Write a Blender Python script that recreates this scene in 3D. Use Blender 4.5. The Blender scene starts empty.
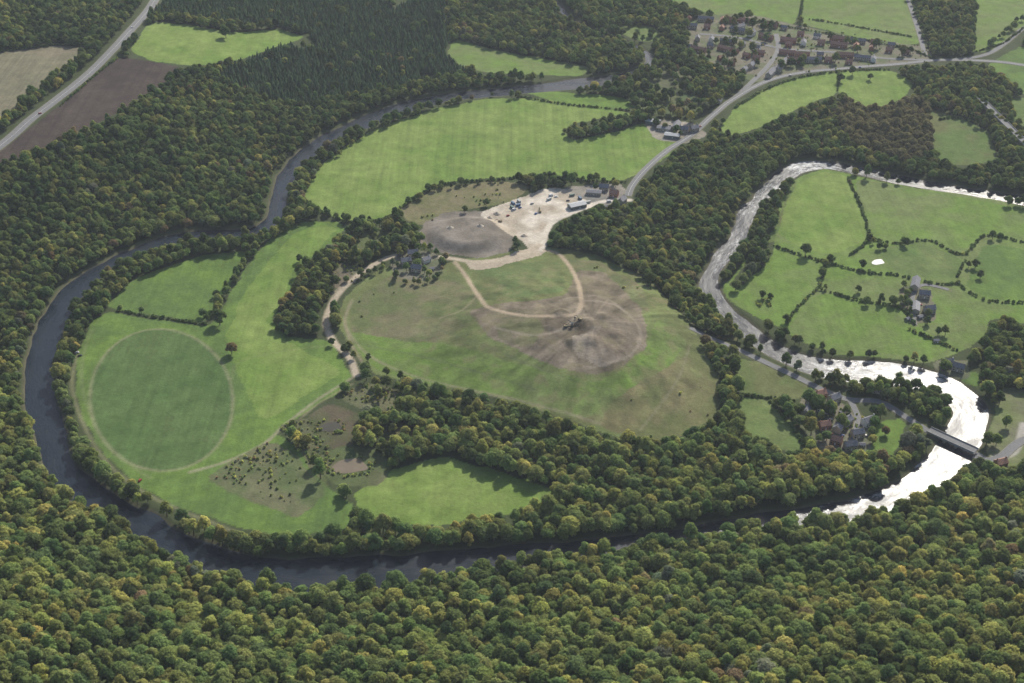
import bpy, math, random
import numpy as np
from mathutils import Vector, Matrix
random.seed(7); rng=np.random.default_rng(7)
scene=bpy.context.scene
scene.view_settings.view_transform='Standard'; scene.view_settings.look='None'; scene.view_settings.exposure=0

# ---------------------------------------------------------------- camera
H=775.0; PITCH=math.radians(33); F=50/36*1024
cd=bpy.data.cameras.new('camera'); cam=bpy.data.objects.new('camera',cd); scene.collection.objects.link(cam)
cam.location=(0,0,H); cam.rotation_euler=(math.pi/2-PITCH,0,0)
cd.lens=50; cd.sensor_width=36; cd.clip_start=1; cd.clip_end=60000
scene.camera=cam
cp,sp=math.cos(PITCH),math.sin(PITCH)

# ---------------------------------------------------------------- light
SUN_AZ=math.radians(24); SUN_EL=math.radians(37)
w=bpy.data.worlds.new('World'); scene.world=w; w.use_nodes=True
nt=w.node_tree; bg=nt.nodes['Background']
sky=nt.nodes.new('ShaderNodeTexSky'); sky.sky_type='NISHITA'; sky.sun_disc=False
sky.sun_elevation=SUN_EL; sky.sun_rotation=SUN_AZ; sky.altitude=700; sky.dust_density=3
nt.links.new(sky.outputs[0],bg.inputs[0]); bg.inputs[1].default_value=0.14
sl=bpy.data.lights.new('sun','SUN'); sl.energy=5.0; sl.angle=math.radians(0.6); sl.color=(1.0,0.95,0.86)
so=bpy.data.objects.new('sun',sl); scene.collection.objects.link(so)
sd=Vector((math.sin(SUN_AZ)*math.cos(SUN_EL),math.cos(SUN_AZ)*math.cos(SUN_EL),math.sin(SUN_EL)))
so.rotation_euler=sd.to_track_quat('Z','Y').to_euler(); so.location=(0,1500,900)

# ---------------------------------------------------------------- numpy helpers
def S(t): t=np.clip(t,0,1); return t*t*(3-2*t)
_tabs={}
def vnoise(x,y,scale,seed=0):
    if seed not in _tabs: _tabs[seed]=np.random.default_rng(100+seed).random((256,256))
    T=_tabs[seed]; x=x/scale+1000; y=y/scale+1000
    xi=np.floor(x).astype(int); yi=np.floor(y).astype(int); fx=S(x-xi); fy=S(y-yi)
    a=T[yi%256,xi%256]; b=T[yi%256,(xi+1)%256]; c=T[(yi+1)%256,xi%256]; d=T[(yi+1)%256,(xi+1)%256]
    return (a*(1-fx)+b*fx)*(1-fy)+(c*(1-fx)+d*fx)*fy
def fbm(x,y,scale,seed=0,o=4):
    s=0;a=1;t=0
    for i in range(o):
        s=s+a*vnoise(x+31*i,y-17*i,scale/2**i,seed+i); t+=a; a*=0.55
    return s/t
def catmull(P,n=6,closed=False):
    P=np.array(P,float); out=[]; N=len(P)
    for i in range(N-1):
        p0,p1,p2,p3=P[max(i-1,0)],P[i],P[i+1],P[min(i+2,N-1)]
        for k in range(n):
            t=k/n
            out.append(0.5*((2*p1)+(-p0+p2)*t+(2*p0-5*p1+4*p2-p3)*t*t+(-p0+3*p1-3*p2+p3)*t**3))
    out.append(P[-1]); return np.array(out)
def chaikin(P,it=2,k=.12):
    P=np.array(P,float)
    for _ in range(it):
        Q=np.roll(P,-1,axis=0); P=np.stack([P*(1-k)+Q*k,P*k+Q*(1-k)],1).reshape(-1,P.shape[1])
    return P

# ---------------------------------------------------------------- terrain grid
dx,dy=1.6,2.0
xin=np.arange(-1000,1000+dx,dx); yin=np.arange(560,2560+dy,dy)
ext=np.cumsum(dx*1.28**np.arange(1,31)); ext=ext[ext<9000]
xs=np.concatenate([xin[0]-ext[::-1],xin,xin[-1]+ext]); ys=np.concatenate([yin[0]-ext[::-1],yin,yin[-1]+ext])
X,Y=np.meshgrid(xs,ys); NY,NX=X.shape
def sample(A,x,y):
    x=np.atleast_1d(np.asarray(x,float)); y=np.atleast_1d(np.asarray(y,float))
    i=np.clip(np.searchsorted(xs,x)-1,0,NX-2); j=np.clip(np.searchsorted(ys,y)-1,0,NY-2)
    fx=np.clip((x-xs[i])/(xs[i+1]-xs[i]),0,1); fy=np.clip((y-ys[j])/(ys[j+1]-ys[j]),0,1)
    return (A[j,i]*(1-fx)+A[j,i+1]*fx)*(1-fy)+(A[j+1,i]*(1-fx)+A[j+1,i+1]*fx)*fy

# layout traced in image pixels, unprojected through the render camera to ground metres
def ray(u,v):
    a=(np.asarray(u,float)-512)/F; b=(341.5-np.asarray(v,float))/F
    return a, cp+b*sp, -sp+b*cp
def ground(P,Z=None,it=14):
    P=np.array(P,float); P2=P.reshape(-1,P.shape[-1]); a,b,c=ray(P2[:,0],P2[:,1])
    z=np.zeros(len(P2))
    for _ in range(it if Z is not None else 1):
        t=(z-H)/c; x=a*t; y=b*t
        if Z is not None: z=0.4*z+0.6*sample(Z,x,y)
    t=(z-H)/c
    return np.stack([a*t,b*t],1)

RIV=[(1400,262,26),(1200,232,26),(1090,212,26),(1024,201,24),(990,195,22),(950,189,22),(910,182,22),(880,176,22),(850,169,22),(822,165,22),(798,168,24),(780,179,22),(768,192,20),(752,206,19),(744,222,19),(736,240,19),(722,258,19),(711,275,20),(710,290,20),(720,305,20),(742,326,20),(765,344,22),(795,360,26),(828,369,32),(870,373,40),(910,377,40),(942,385,36),(962,398,34),(972,414,32),(966,432,32),(956,448,32),(946,464,36),(930,480,36),(905,493,32),(870,506,25),(820,516,24),(770,522,20),(720,529,19),(690,536,19),(640,543,21),(590,549,24),(530,554,27),(480,560,30),(430,567,34),(380,572,38),(330,577,42),(280,575,38),(230,566,34),(190,551,32),(160,536,30),(135,520,28),(105,505,28),(80,489,30),(60,467,28),(50,436,26),(42,405,26),(39,375,28),(44,346,28),(57,316,28),(74,292,28),(98,273,28),(130,257,28),(165,243,28),(198,236,28),(235,235,24),(262,230,20),(275,216,18),(280,195,18),(289,173,22),(304,156,24),(325,142,28),(350,129,30),(380,116,30),(410,106,30),(440,99,28),(480,94,26),(520,90,26),(560,86,30),(595,82,34),(622,77,22),(645,68,14),(650,58,12),(630,45,12),(590,30,12),(560,10,12),(540,-30,12)]
rg=ground([(a,b) for a,b,c in RIV]); R3=np.column_stack([rg,[c/2 for a,b,c in RIV]])
RC=catmull(R3,3)
def polydist(px,py,C):
    best=np.full(px.shape,1e9); val=np.zeros(px.shape)
    for i in range(len(C)-1):
        ax,ay=C[i,:2]; bx,by=C[i+1,:2]; ex,ey=bx-ax,by-ay; L=ex*ex+ey*ey+1e-9
        t=np.clip(((px-ax)*ex+(py-ay)*ey)/L,0,1)
        d=(px-ax-t*ex)**2+(py-ay-t*ey)**2
        m=d<best; best=np.where(m,d,best)
        if C.shape[1]>2: val=np.where(m,C[i,2]+(C[i+1,2]-C[i,2])*t,val)
    return np.sqrt(best),val
def inpoly(px,py,P):
    ins=np.zeros(px.shape,bool); n=len(P)
    for i in range(n):
        x1,y1=P[i];x2,y2=P[(i+1)%n]
        if y1==y2: continue
        c=((y1>py)!=(y2>py))&(px<(x2-x1)*(py-y1)/(y2-y1)+x1)
        ins^=c
    return ins
X32=X.astype(np.float32); Y32=Y.astype(np.float32)
D,HW=polydist(X32,Y32,RC.astype(np.float32))
HW=HW+ (fbm(X,Y,30,3,2)-0.5)*7
E=D-HW
inside=inpoly(X,Y,RC[:,:2])
Hout=46*S((1180-Y)/420)+34*S((-150-X)/420)*S((2500-Y)/700)
Z=np.where(inside,0,Hout*S(E/260))
Z=Z+ (fbm(X,Y,220,5,3)-0.5)*9*S(E/120)
Z=Z+ 1.6*S((E+1)/7)-2.2*S(-E/4)
mc=ground([(590,345)])[0]
r=np.sqrt(((X-mc[0]+15)/185)**2+((Y-mc[1])/165)**2)
Z=Z+26*S(1.12-r)*S(E/60)+ (fbm(X,Y,30,9,4)-0.5)*4.6*S(1.1-r)
pc=ground([(468,236)])[0]; r2=np.sqrt(((X-pc[0])/52)**2+((Y-pc[1])/48)**2); Z+=7*S((1-r2)*2.5)
for u,v,rr_,hh in [(560,318,9,3),(585,330,12,2.6),(600,322,8,2.2),(552,332,8,2),(592,345,11,2.2),(570,345,9,1.8),(615,338,8,1.8)]:
    q=ground([(u,v+17)])[0]; d=np.sqrt((X-q[0])**2+(Y-q[1])**2)/rr_; Z+=hh*S(1.2-d)*(0.7+.6*vnoise(X,Y,5,66))
def G(P): return ground(P,Z)

# ---------------------------------------------------------------- ground colours
COL=np.zeros((NY,NX,3)); TREE=np.ones((NY,NX)); STR=np.zeros((NY,NX))
n1=fbm(X,Y,90,11,4); n2=fbm(X,Y,22,21,4); n3=fbm(X,Y,7,31,3)
wx=X+(fbm(X,Y,18,41,3)-0.5)*7; wy=Y+(fbm(X,Y,18,51,3)-0.5)*7
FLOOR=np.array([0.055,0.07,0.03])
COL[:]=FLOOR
far=S((np.abs(X)-1000)/300)+S((Y-2500)/300)+S((500-Y)/200); far=np.clip(far,0,1)[...,None]
COL=COL*(1-far)+far*np.where((fbm(X,Y,600,77,2)>0.5)[...,None],np.array([0.09,0.16,0.035]),np.array([0.05,0.065,0.025]))
GK=0.80
def mask(P,wob=True):
    W=G(P); W=chaikin(W,2)
    x0,y0=W.min(0)-8; x1,y1=W.max(0)+8
    i0,i1=np.searchsorted(xs,[x0,x1]); j0,j1=np.searchsorted(ys,[y0,y1]); sl=(slice(j0,j1),slice(i0,i1))
    m=inpoly((wx if wob else X)[sl],(wy if wob else Y)[sl],W)
    return sl,m
def paint(P,c,c2=None,tree=0,amp=0.16,stripe=0.0,big=0.5,wob=True):
    sl,m=mask(P,wob=wob)
    c=np.array(c)*GK
    t=(n1[sl]*big+n2[sl]*(1-big)); t=np.clip((t-0.5)*3.8+0.5,0,1)[...,None]
    if c2 is None: k=c*(1+amp*(t*2-1)) 
    else: k=c*(1-t)+np.array(c2)*GK*t
    k=k*(1+0.30*(n3[sl][...,None]-0.5))
    COL[sl]=np.where(m[...,None],k,COL[sl])
    TREE[sl]=np.where(m,tree,TREE[sl]); STR[sl]=np.where(m,stripe*1.25,STR[sl])
def line(P,wd,c,soft=1.2,tree=0,op=1.0,clear=2):
    W=catmull(G(P),6)
    x0,y0=W.min(0)-25; x1,y1=W.max(0)+25
    i0,i1=np.searchsorted(xs,[x0,x1]); j0,j1=np.searchsorted(ys,[y0,y1]); sl=(slice(j0,j1),slice(i0,i1))
    d,_=polydist(X[sl],Y[sl],W)
    k=(np.clip((wd/2+soft-d+(n3[sl]-.5)*1.5)/(2*soft),0,1)*op*(0.7+0.6*n2[sl]))[...,None]; k=np.clip(k,0,1)
    COL[sl]=COL[sl]*(1-k)+np.array(c)*GK*k
    if tree is not None: TREE[sl]=np.where(d<wd/2+clear,tree,TREE[sl])
BR=(0.158,0.25,0.052); BR2=(0.225,0.30,0.080); MID=(0.115,0.185,0.050); MID2=(0.18,0.228,0.080)
OL=(0.155,0.172,0.068); OL2=(0.225,0.20,0.11); DKG=(0.088,0.155,0.045); DKG2=(0.112,0.175,0.056)
TAN=(0.52,0.44,0.33); SPOIL=(0.28,0.25,0.21); YARD=(0.72,0.65,0.54)
paint([(-120,90),(-60,62),(0,52),(60,45),(90,47),(75,62),(40,88),(0,122),(-100,190)],(0.20,0.19,0.12),(0.235,0.21,0.14),stripe=.9)
paint([(-120,235),(0,152),(50,112),(95,76),(118,57),(150,61),(183,68),(162,84),(120,112),(60,141),(0,164),(-100,220)],(0.065,0.05,0.043),(0.088,0.068,0.056),stripe=.9)
paint([(150,22),(190,25),(230,33),(280,29),(306,37),(275,47),(240,60),(195,66),(150,61),(130,50)],BR,BR2,stripe=.4)
paint([(455,38),(480,46),(520,55),(560,61),(590,68),(582,76),(540,75),(490,73),(460,66),(448,52)],BR,MID2)
paint([(303,198),(318,167),(345,146),(380,127),(430,110),(480,99),(530,98),(580,104),(625,112),(655,122),(682,143),(662,160),(645,170),(622,181),(580,178),(540,175),(500,178),(440,182),(408,203),(380,219),(350,221),(318,211)],BR,BR2,stripe=.8)
paint([(515,93),(560,92),(622,97),(640,108),(600,110),(560,103)],MID,BR)
paint([(630,95),(660,88),(700,95),(700,112),(670,118),(640,108)],(0.10,0.14,0.06),(0.14,0.15,0.07),tree=.25)
paint([(650,64),(665,62),(700,72),(680,88),(645,88)],(0.09,0.13,0.06),(0.14,0.15,0.08),tree=.3)
paint([(108,308),(125,285),(155,270),(200,256),(250,250),(232,282),(215,305),(205,322),(160,316)],MID,BR,stripe=.6)
paint([(265,243),(298,221),(343,221),(340,238),(322,252),(303,262),(296,285),(282,303),(272,318),(285,337),(330,340),(352,375),(338,393),(300,415),(275,432),(290,442),(308,455),(332,490),(362,512),(345,530),(290,536),(240,530),(180,507),(140,487),(105,455),(86,425),(75,390),(78,352),(92,320),(112,312),(160,320),(205,326),(218,318),(228,298),(245,270)],MID,BR,stripe=.6)
paint([(240,300),(262,268),(300,228),(338,226),(318,250),(296,265),(285,298),(265,320),(290,345),(345,370),(300,400),(262,420),(240,380),(225,340)],BR,BR2,stripe=.6)
ov=[(161+(72 if math.cos(t)>0 else 71)*math.cos(t)+2*math.sin(t),400+71*math.sin(t)) for t in np.linspace(0,2*math.pi,25)[:-1]]
paint(ov,DKG,DKG2,stripe=.7,wob=False)
ol=ov+[ov[0]]
line(ol,2.6,(0.29,0.28,0.17),1.5,op=.7,clear=0)
line([(352,378),(320,398),(285,425),(262,445),(225,462),(190,472)],3,(0.36,0.33,0.22),1.5,op=.85,clear=0)
line([(352,384),(318,404),(290,428)],2,(0.3,0.28,0.16),1.2,op=.7,clear=0)
line([(78,352),(72,385),(84,425),(105,460),(140,490),(185,512),(240,533)],3,(0.28,0.28,0.15),1.5,op=.7,clear=0)
line([(92,330),(84,352),(82,385),(95,425),(118,455),(150,478)],2.2,(0.24,0.27,0.13),1.5,op=.55,clear=0)
line([(345,345),(290,350),(240,362),(232,380)],2,(0.25,0.27,0.13),1.5,op=.4,clear=0)
paint([(204,478),(235,458),(272,441),(300,458),(330,492),(296,518),(250,502)],(0.115,0.15,0.06),(0.17,0.175,0.09),big=.1)
paint([(353,495),(378,474),(440,457),(490,468),(552,490),(548,504),(500,516),(430,527),(385,521),(362,512)],BR,BR2,stripe=.4)
paint([(306,414),(330,404),(354,411),(362,430),(345,450),(312,444)],(0.13,0.11,0.07),(0.10,0.12,0.05),big=.1)
paint([(338,398),(365,382),(402,392),(398,412),(365,410)],(0.12,0.145,0.065),(0.16,0.16,0.085),tree=.12,big=.1)
paint([(318,455),(345,444),(382,451),(392,470),(374,488),(332,484)],(0.11,0.14,0.055),(0.15,0.15,0.08),big=.1)
paint([(380,430),(410,425),(420,440),(395,448)],(0.10,0.12,0.05),(0.16,0.15,0.08),tree=.2,big=.1)
paint([(278,425),(305,415),(312,440),(322,460),(330,490),(320,478),(300,450)],(0.11,0.135,0.055),(0.15,0.15,0.08),tree=.55,big=.1)
paint([(338,262),(362,266),(356,282),(338,290),(328,280)],(0.2,0.17,0.12),(0.14,0.15,0.08),tree=.12,big=.1)
paint([(345,236),(375,226),(395,232),(375,248),(350,250)],(0.12,0.15,0.06),(0.16,0.17,0.08),tree=.45,big=.1)
# restored mound
paint([(342,300),(360,284),(385,266),(430,272),(450,262),(500,252),(560,247),(600,256),(640,275),(680,312),(705,348),(719,376),(716,420),(682,436),(640,441),(590,430),(540,410),(500,398),(440,388),(400,380),(372,372),(352,350),(336,322)],OL,MID2,big=.35)
paint([(350,300),(400,272),(455,270),(480,300),(470,325),(430,345),(390,350),(352,340)],(0.14,0.172,0.066),(0.205,0.19,0.105),big=.2)
paint([(345,330),(400,340),(450,345),(520,365),(600,385),(645,350),(660,318),(690,345),(660,375),(610,402),(585,420),(540,408),(480,392),(400,378),(368,365)],(0.165,0.205,0.075),BR,big=.6)
paint([(595,425),(625,392),(665,368),(695,352),(718,378),(714,420),(680,436),(640,440)],(0.15,0.17,0.065),(0.225,0.205,0.10),big=.3)
paint([(560,258),(600,262),(640,285),(652,312),(640,310),(600,285),(575,270)],(0.14,0.165,0.07),OL2,big=.3)
paint([(468,312),(500,303),(540,300),(568,295),(575,270),(605,272),(622,290),(645,315),(648,345),(625,365),(595,376),(560,368),(520,352),(485,335)],(0.165,0.14,0.095),(0.27,0.225,0.165),big=.12)
paint([(485,312),(530,308),(545,330),(530,350),(500,340)],(0.15,0.155,0.075),(0.22,0.19,0.13),big=.1)
paint([(570,335),(600,325),(635,335),(638,350),(605,368),(575,358)],(0.32,0.275,0.215),(0.20,0.165,0.12),big=.1)
paint([(540,318),(580,315),(592,332),(560,340)],(0.14,0.115,0.08),(0.26,0.22,0.165),big=.1)
paint([(470,268),(520,262),(560,262),(566,292),(520,298),(480,300)],(0.13,0.18,0.065),OL,big=.3)
th=np.arctan2(Y-mc[1],X-mc[0]); rad=np.hypot(X-mc[0],Y-mc[1])
gl=fbm(th*95,rad*.16,7,91,3); patch=fbm(X,Y,13,95,4); mk=S((1.0-r)*5)
f=1+mk*((gl-.5)*.8+(patch-.5)*.8); COL*=f[...,None]
mp_=(mk*np.clip((patch-.55)*7,0,1)*.55)[...,None]; COL=COL*(1-mp_)+np.array([0.20,0.18,0.095])*GK*mp_
paint([(400,208),(438,188),(500,181),(532,186),(510,203),(462,209),(440,220),(418,226),(405,218)],OL,OL2,big=.3)
paint([(418,236),(424,222),(445,212),(480,210),(508,222),(516,238),(510,252),(480,258),(445,254),(422,246)],SPOIL,(0.19,0.168,0.135),big=.1)
paint([(478,212),(508,202),(540,190),(556,187),(592,196),(596,205),(572,214),(548,224),(543,248),(528,250),(520,238),(500,228)],YARD,(0.50,0.43,0.33),big=.0)
paint([(560,187),(620,183),(628,192),(622,206),(598,206)],(0.24,0.23,0.2),(0.34,0.31,0.26),big=.1)
paint([(462,262),(500,258),(530,247),(548,250),(540,256),(500,266),(470,270)],(0.45,0.38,0.29),TAN,big=.1)
T=TAN
line([(630,200),(600,202),(575,212),(550,225),(542,250)],7,YARD)
line([(540,245),(515,256),(480,262),(455,259),(430,256),(402,254),(375,264),(350,282),(333,302),(326,322),(334,342),(350,358),(356,375)],7,T,clear=4)
line([(350,282),(335,292),(328,312),(330,325)],3,T,op=.6)
line([(455,262),(466,276),(478,295),(490,308),(520,315),(552,316),(578,312),(580,290),(572,270),(560,255),(545,250)],4.5,(0.46,0.37,0.26))
line([(478,295),(462,310),(440,318)],3,(0.34,0.28,0.19),op=.5)
line([(345,325),(358,345),(380,362),(420,378),(480,392),(540,406),(600,424)],2.5,(0.34,0.30,0.20),op=.7)
line([(345,340),(400,352),(470,370),(540,392)],1.6,(0.13,0.14,0.08),op=.6)
line([(410,300),(440,330),(500,352),(560,376),(610,390)],1.6,(0.13,0.14,0.08),op=.5)
line([(352,300),(345,320),(352,345),(362,362)],3,(0.34,0.29,0.2),op=.7)
line([(580,312),(560,330),(530,335),(495,328)],3,(0.36,0.31,0.24),op=.7)
line([(580,300),(615,305),(640,330),(630,355),(590,368)],2.5,(0.36,0.31,0.24),op=.6)
line([(560,300),(600,296),(625,312)],2.2,(0.36,0.31,0.24),op=.5)
line([(690,345),(680,375),(660,405),(640,430)],2,(0.28,0.26,0.16),op=.6)
# right-hand pastures
paint([(800,176),(824,169),(850,174),(880,182),(930,190),(985,198),(1024,207),(1120,225),(1300,258),(1300,370),(1120,340),(1040,325),(990,318),(986,335),(975,345),(950,356),(925,363),(880,357),(835,354),(800,340),(768,322),(748,312),(728,300),(722,288),(742,262),(762,248),(776,228),(780,200)],MID2,BR,stripe=.5)
paint([(806,178),(824,171),(848,176),(866,212),(866,240),(832,255),(792,244),(776,232),(784,202)],BR,BR2,stripe=.5)
paint([(852,177),(930,192),(1030,209),(1200,240),(1200,260),(1024,238),(985,234),(962,250),(930,240),(890,245),(870,236)],BR,MID2,stripe=.5)
paint([(820,292),(905,310),(925,332),(950,345),(930,360),(880,352),(830,350),(785,330)],BR,MID2,stripe=.6)
paint([(875,250),(925,241),(965,262),(955,280),(900,275)],MID,MID2)
paint([(985,242),(1060,258),(1080,300),(1024,302),(985,298),(965,285)],MID,BR,stripe=.4)
paint([(800,176),(790,190),(780,215),(768,238),(752,256),(775,240),(786,205)],MID,OL,tree=0.25)
paint([(734,357),(765,362),(800,378),(812,386),(795,400),(765,396),(738,392)],MID,OL)
paint([(733,396),(765,399),(790,420),(806,438),(805,450),(775,450),(745,435),(735,412)],MID,MID2)
paint([(868,432),(885,420),(905,420),(903,440),(892,456),(872,458)],MID,BR)
paint([(802,392),(845,404),(870,420),(872,450),(838,454),(812,444),(795,415)],(0.14,0.16,0.085),(0.22,0.2,0.15),tree=.18,big=.1)
paint([(955,372),(978,372),(980,388),(962,386)],MID,BR)
paint([(1000,385),(1060,395),(1060,460),(1010,468),(985,455)],(0.2,0.2,0.12),MID2,tree=0.15)
paint([(900,285),(930,288),(938,320),(915,324),(900,305)],(0.14,0.16,0.09),(0.22,0.2,0.14),tree=.12,big=.1)
paint([(934,360),(968,360),(968,380),(936,380)],(0.14,0.16,0.09),(0.22,0.2,0.14),tree=.15,big=.1)
# north-east
paint([(665,-20),(670,2),(700,12),(735,18),(792,26),(800,10),(808,-20)],MID2,BR)
paint([(802,-20),(800,24),(850,36),(895,46),(922,44),(912,10),(900,-20)],BR,MID2)
paint([(968,-20),(975,15),(972,52),(990,52),(1024,28),(1120,20),(1120,-20)],BR,MID2)
paint([(985,66),(1024,45),(1130,55),(1130,90),(1024,95),(1005,80)],BR,MID)
paint([(718,130),(735,108),(765,88),(800,77),(836,71),(840,92),(812,102),(790,112),(755,130),(732,136)],BR,BR2,stripe=.6)
paint([(838,71),(890,70),(915,82),(905,97),(878,108),(850,104),(836,90)],BR,BR2,stripe=.5)
paint([(925,108),(960,118),(990,132),(998,160),(960,166),(930,158),(932,135)],MID,OL)
paint([(1005,95),(1120,110),(1120,160),(1040,150),(1012,120)],MID,MID2)
paint([(680,20),(740,12),(800,26),(860,38),(930,48),(932,64),(850,66),(800,72),(760,84),(725,70),(690,52)],(0.14,0.175,0.08),(0.22,0.20,0.15),tree=.14,big=.1)
paint([(615,22),(650,26),(670,38),(645,42),(620,34)],MID,MID2,tree=.2)
paint([(641,118),(690,122),(708,134),(690,144),(654,139)],(0.28,0.255,0.20),(0.42,0.38,0.32),big=.1)
paint([(392,262),(402,248),(438,253),(443,270),(420,282),(396,276)],(0.14,0.16,0.09),(0.24,0.22,0.17),tree=.1,big=.1)
line([(1024,425),(1015,450),(995,458)],8,(0.5,0.47,0.42))
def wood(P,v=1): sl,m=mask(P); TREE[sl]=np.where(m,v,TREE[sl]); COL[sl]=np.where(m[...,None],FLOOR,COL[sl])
wood([(562,131),(575,124),(610,116),(640,114),(650,122),(625,130),(600,134),(572,141)])
wood([(757,248),(775,240),(768,262),(748,280),(735,292),(728,284)],.6)
k=(S((3.5-E)/3)*0.8)[...,None]; COL=COL*(1-k)+np.array([0.11,0.10,0.065])*k

RD=[('main_road',[(-120,240),(0,146),(30,120),(60,97),(95,68),(120,42),(140,20),(155,0),(170,-30)],13,True,9),
('country_road',[(628,196),(632,186),(645,170),(668,150),(690,136),(712,116),(735,98),(765,82),(800,73),(850,68),(900,64),(950,60),(1000,62),(1060,72)],8,True,6),
('village_street',[(735,98),(752,82),(768,66),(778,50),(776,34)],6.5,False,5),('village_street',[(700,34),(740,38),(778,48),(830,52),(880,58),(930,60)],6,False,4),
('lane',[(690,328),(730,346),(760,360),(790,374),(825,391),(850,400),(880,402),(910,420),(934,435)],6.5,False,4),
('lane',[(968,452),(985,460),(1000,458),(1024,440),(1070,430)],8,False,5),('farm_lane',[(915,325),(912,300),(922,285),(950,290)],4,False,3),('hill_road',[(950,60),(985,55),(1004,44),(1024,28),(1060,8)],7,False,6),('lane',[(850,400),(858,420),(850,445)],5,False,3),('lane',[(925,55),(918,30),(908,0),(900,-20)],6,False,4)]
for n,P_,wd,l,c in RD: line(P_,wd+2,(0.22,0.22,0.13),1.5,op=.8,clear=c)

# ---------------------------------------------------------------- materials
def newmat(n):
    m=bpy.data.materials.new(n); m.use_nodes=True; return m,m.node_tree,m.node_tree.nodes['Principled BSDF']
def simple(n,c,rough=.8,var=.25,scale=1.0,metal=0):
    m,t,b=newmat(n); b.inputs['Roughness'].default_value=rough; b.inputs['Metallic'].default_value=metal
    b.inputs['Specular IOR Level'].default_value=.3
    g=t.nodes.new('ShaderNodeNewGeometry'); no=t.nodes.new('ShaderNodeTexNoise'); no.inputs['Scale'].default_value=scale; no.inputs['Detail'].default_value=4
    t.links.new(g.outputs['Position'],no.inputs['Vector'])
    r=t.nodes.new('ShaderNodeValToRGB'); r.color_ramp.elements[0].position=.3; r.color_ramp.elements[1].position=.7
    r.color_ramp.elements[0].color=(*[x*(1-var) for x in c],1); r.color_ramp.elements[1].color=(*[min(1,x*(1+var)) for x in c],1)
    t.links.new(no.outputs[0],r.inputs[0]); t.links.new(r.outputs[0],b.inputs['Base Color']); return m
def math_node(t,op,a,b=None,c=None,clamp=False):
    n=t.nodes.new('ShaderNodeMath'); n.operation=op; n.use_clamp=clamp
    for i,v in enumerate((a,b,c)):
        if v is None: continue
        if isinstance(v,(int,float)): n.inputs[i].default_value=v
        else: t.links.new(v,n.inputs[i])
    return n.outputs[0]
gm,t,b=newmat('ground_material')
b.inputs['Roughness'].default_value=.95; b.inputs['Specular IOR Level'].default_value=.1
at=t.nodes.new('ShaderNodeAttribute'); at.attribute_name='Col'
st=t.nodes.new('ShaderNodeAttribute'); st.attribute_name='stripe'
geo=t.nodes.new('ShaderNodeNewGeometry')
def noise(sc,det=4,rough=.6,vec=None):
    n=t.nodes.new('ShaderNodeTexNoise'); n.inputs['Scale'].default_value=sc; n.inputs['Detail'].default_value=det; n.inputs['Roughness'].default_value=rough
    t.links.new(vec or geo.outputs['Position'],n.inputs['Vector']); return n.outputs[0]
a1=noise(.35,5,.7); a2=noise(.06,4)
mp=t.nodes.new('ShaderNodeMapping'); mp.inputs['Rotation'].default_value=(0,0,math.radians(62)); mp.inputs['Scale'].default_value=(1,.02,1)
t.links.new(geo.outputs['Position'],mp.inputs['Vector'])
s1=noise(.22,2,.5,mp.outputs[0])
v=math_node(t,'MULTIPLY_ADD',a1,.9,.55)
v=math_node(t,'MULTIPLY',v,math_node(t,'MULTIPLY_ADD',a2,.7,.65))
sv=math_node(t,'MULTIPLY',math_node(t,'SUBTRACT',s1,.5),math_node(t,'MULTIPLY',st.outputs['Fac'],.6))
v=math_node(t,'MULTIPLY',v,math_node(t,'ADD',sv,1.0))
vm=t.nodes.new('ShaderNodeVectorMath'); vm.operation='SCALE'; t.links.new(at.outputs['Color'],vm.inputs[0]); t.links.new(v,vm.inputs['Scale'])
t.links.new(vm.outputs[0],b.inputs['Base Color'])
bp=t.nodes.new('ShaderNodeBump'); bp.inputs['Strength'].default_value=.6; bp.inputs['Distance'].default_value=.8
t.links.new(a1,bp.inputs['Height']); t.links.new(bp.outputs[0],b.inputs['Normal'])

me=bpy.data.meshes.new('ground')
idx=np.arange(NY*NX).reshape(NY,NX)
q=np.stack([idx[:-1,:-1],idx[:-1,1:],idx[1:,1:],idx[1:,:-1]],-1).reshape(-1,4)
me.vertices.add(NY*NX); me.vertices.foreach_set('co',np.stack([X,Y,Z],-1).astype(np.float32).ravel())
me.loops.add(len(q)*4); me.loops.foreach_set('vertex_index',q.astype(np.int32).ravel())
me.polygons.add(len(q)); me.polygons.foreach_set('loop_start',np.arange(0,len(q)*4,4,dtype=np.int32))
me.polygons.foreach_set('use_smooth',np.ones(len(q),bool))
ca=me.attributes.new('Col','FLOAT_COLOR','POINT'); ca.data.foreach_set('color',np.concatenate([COL,np.ones((NY,NX,1))],-1).astype(np.float32).ravel())
sa=me.attributes.new('stripe','FLOAT','POINT'); sa.data.foreach_set('value',STR.astype(np.float32).ravel())
me.update(calc_edges=True); me.materials.append(gm)
go=bpy.data.objects.new('ground',me); scene.collection.objects.link(go)

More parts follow.
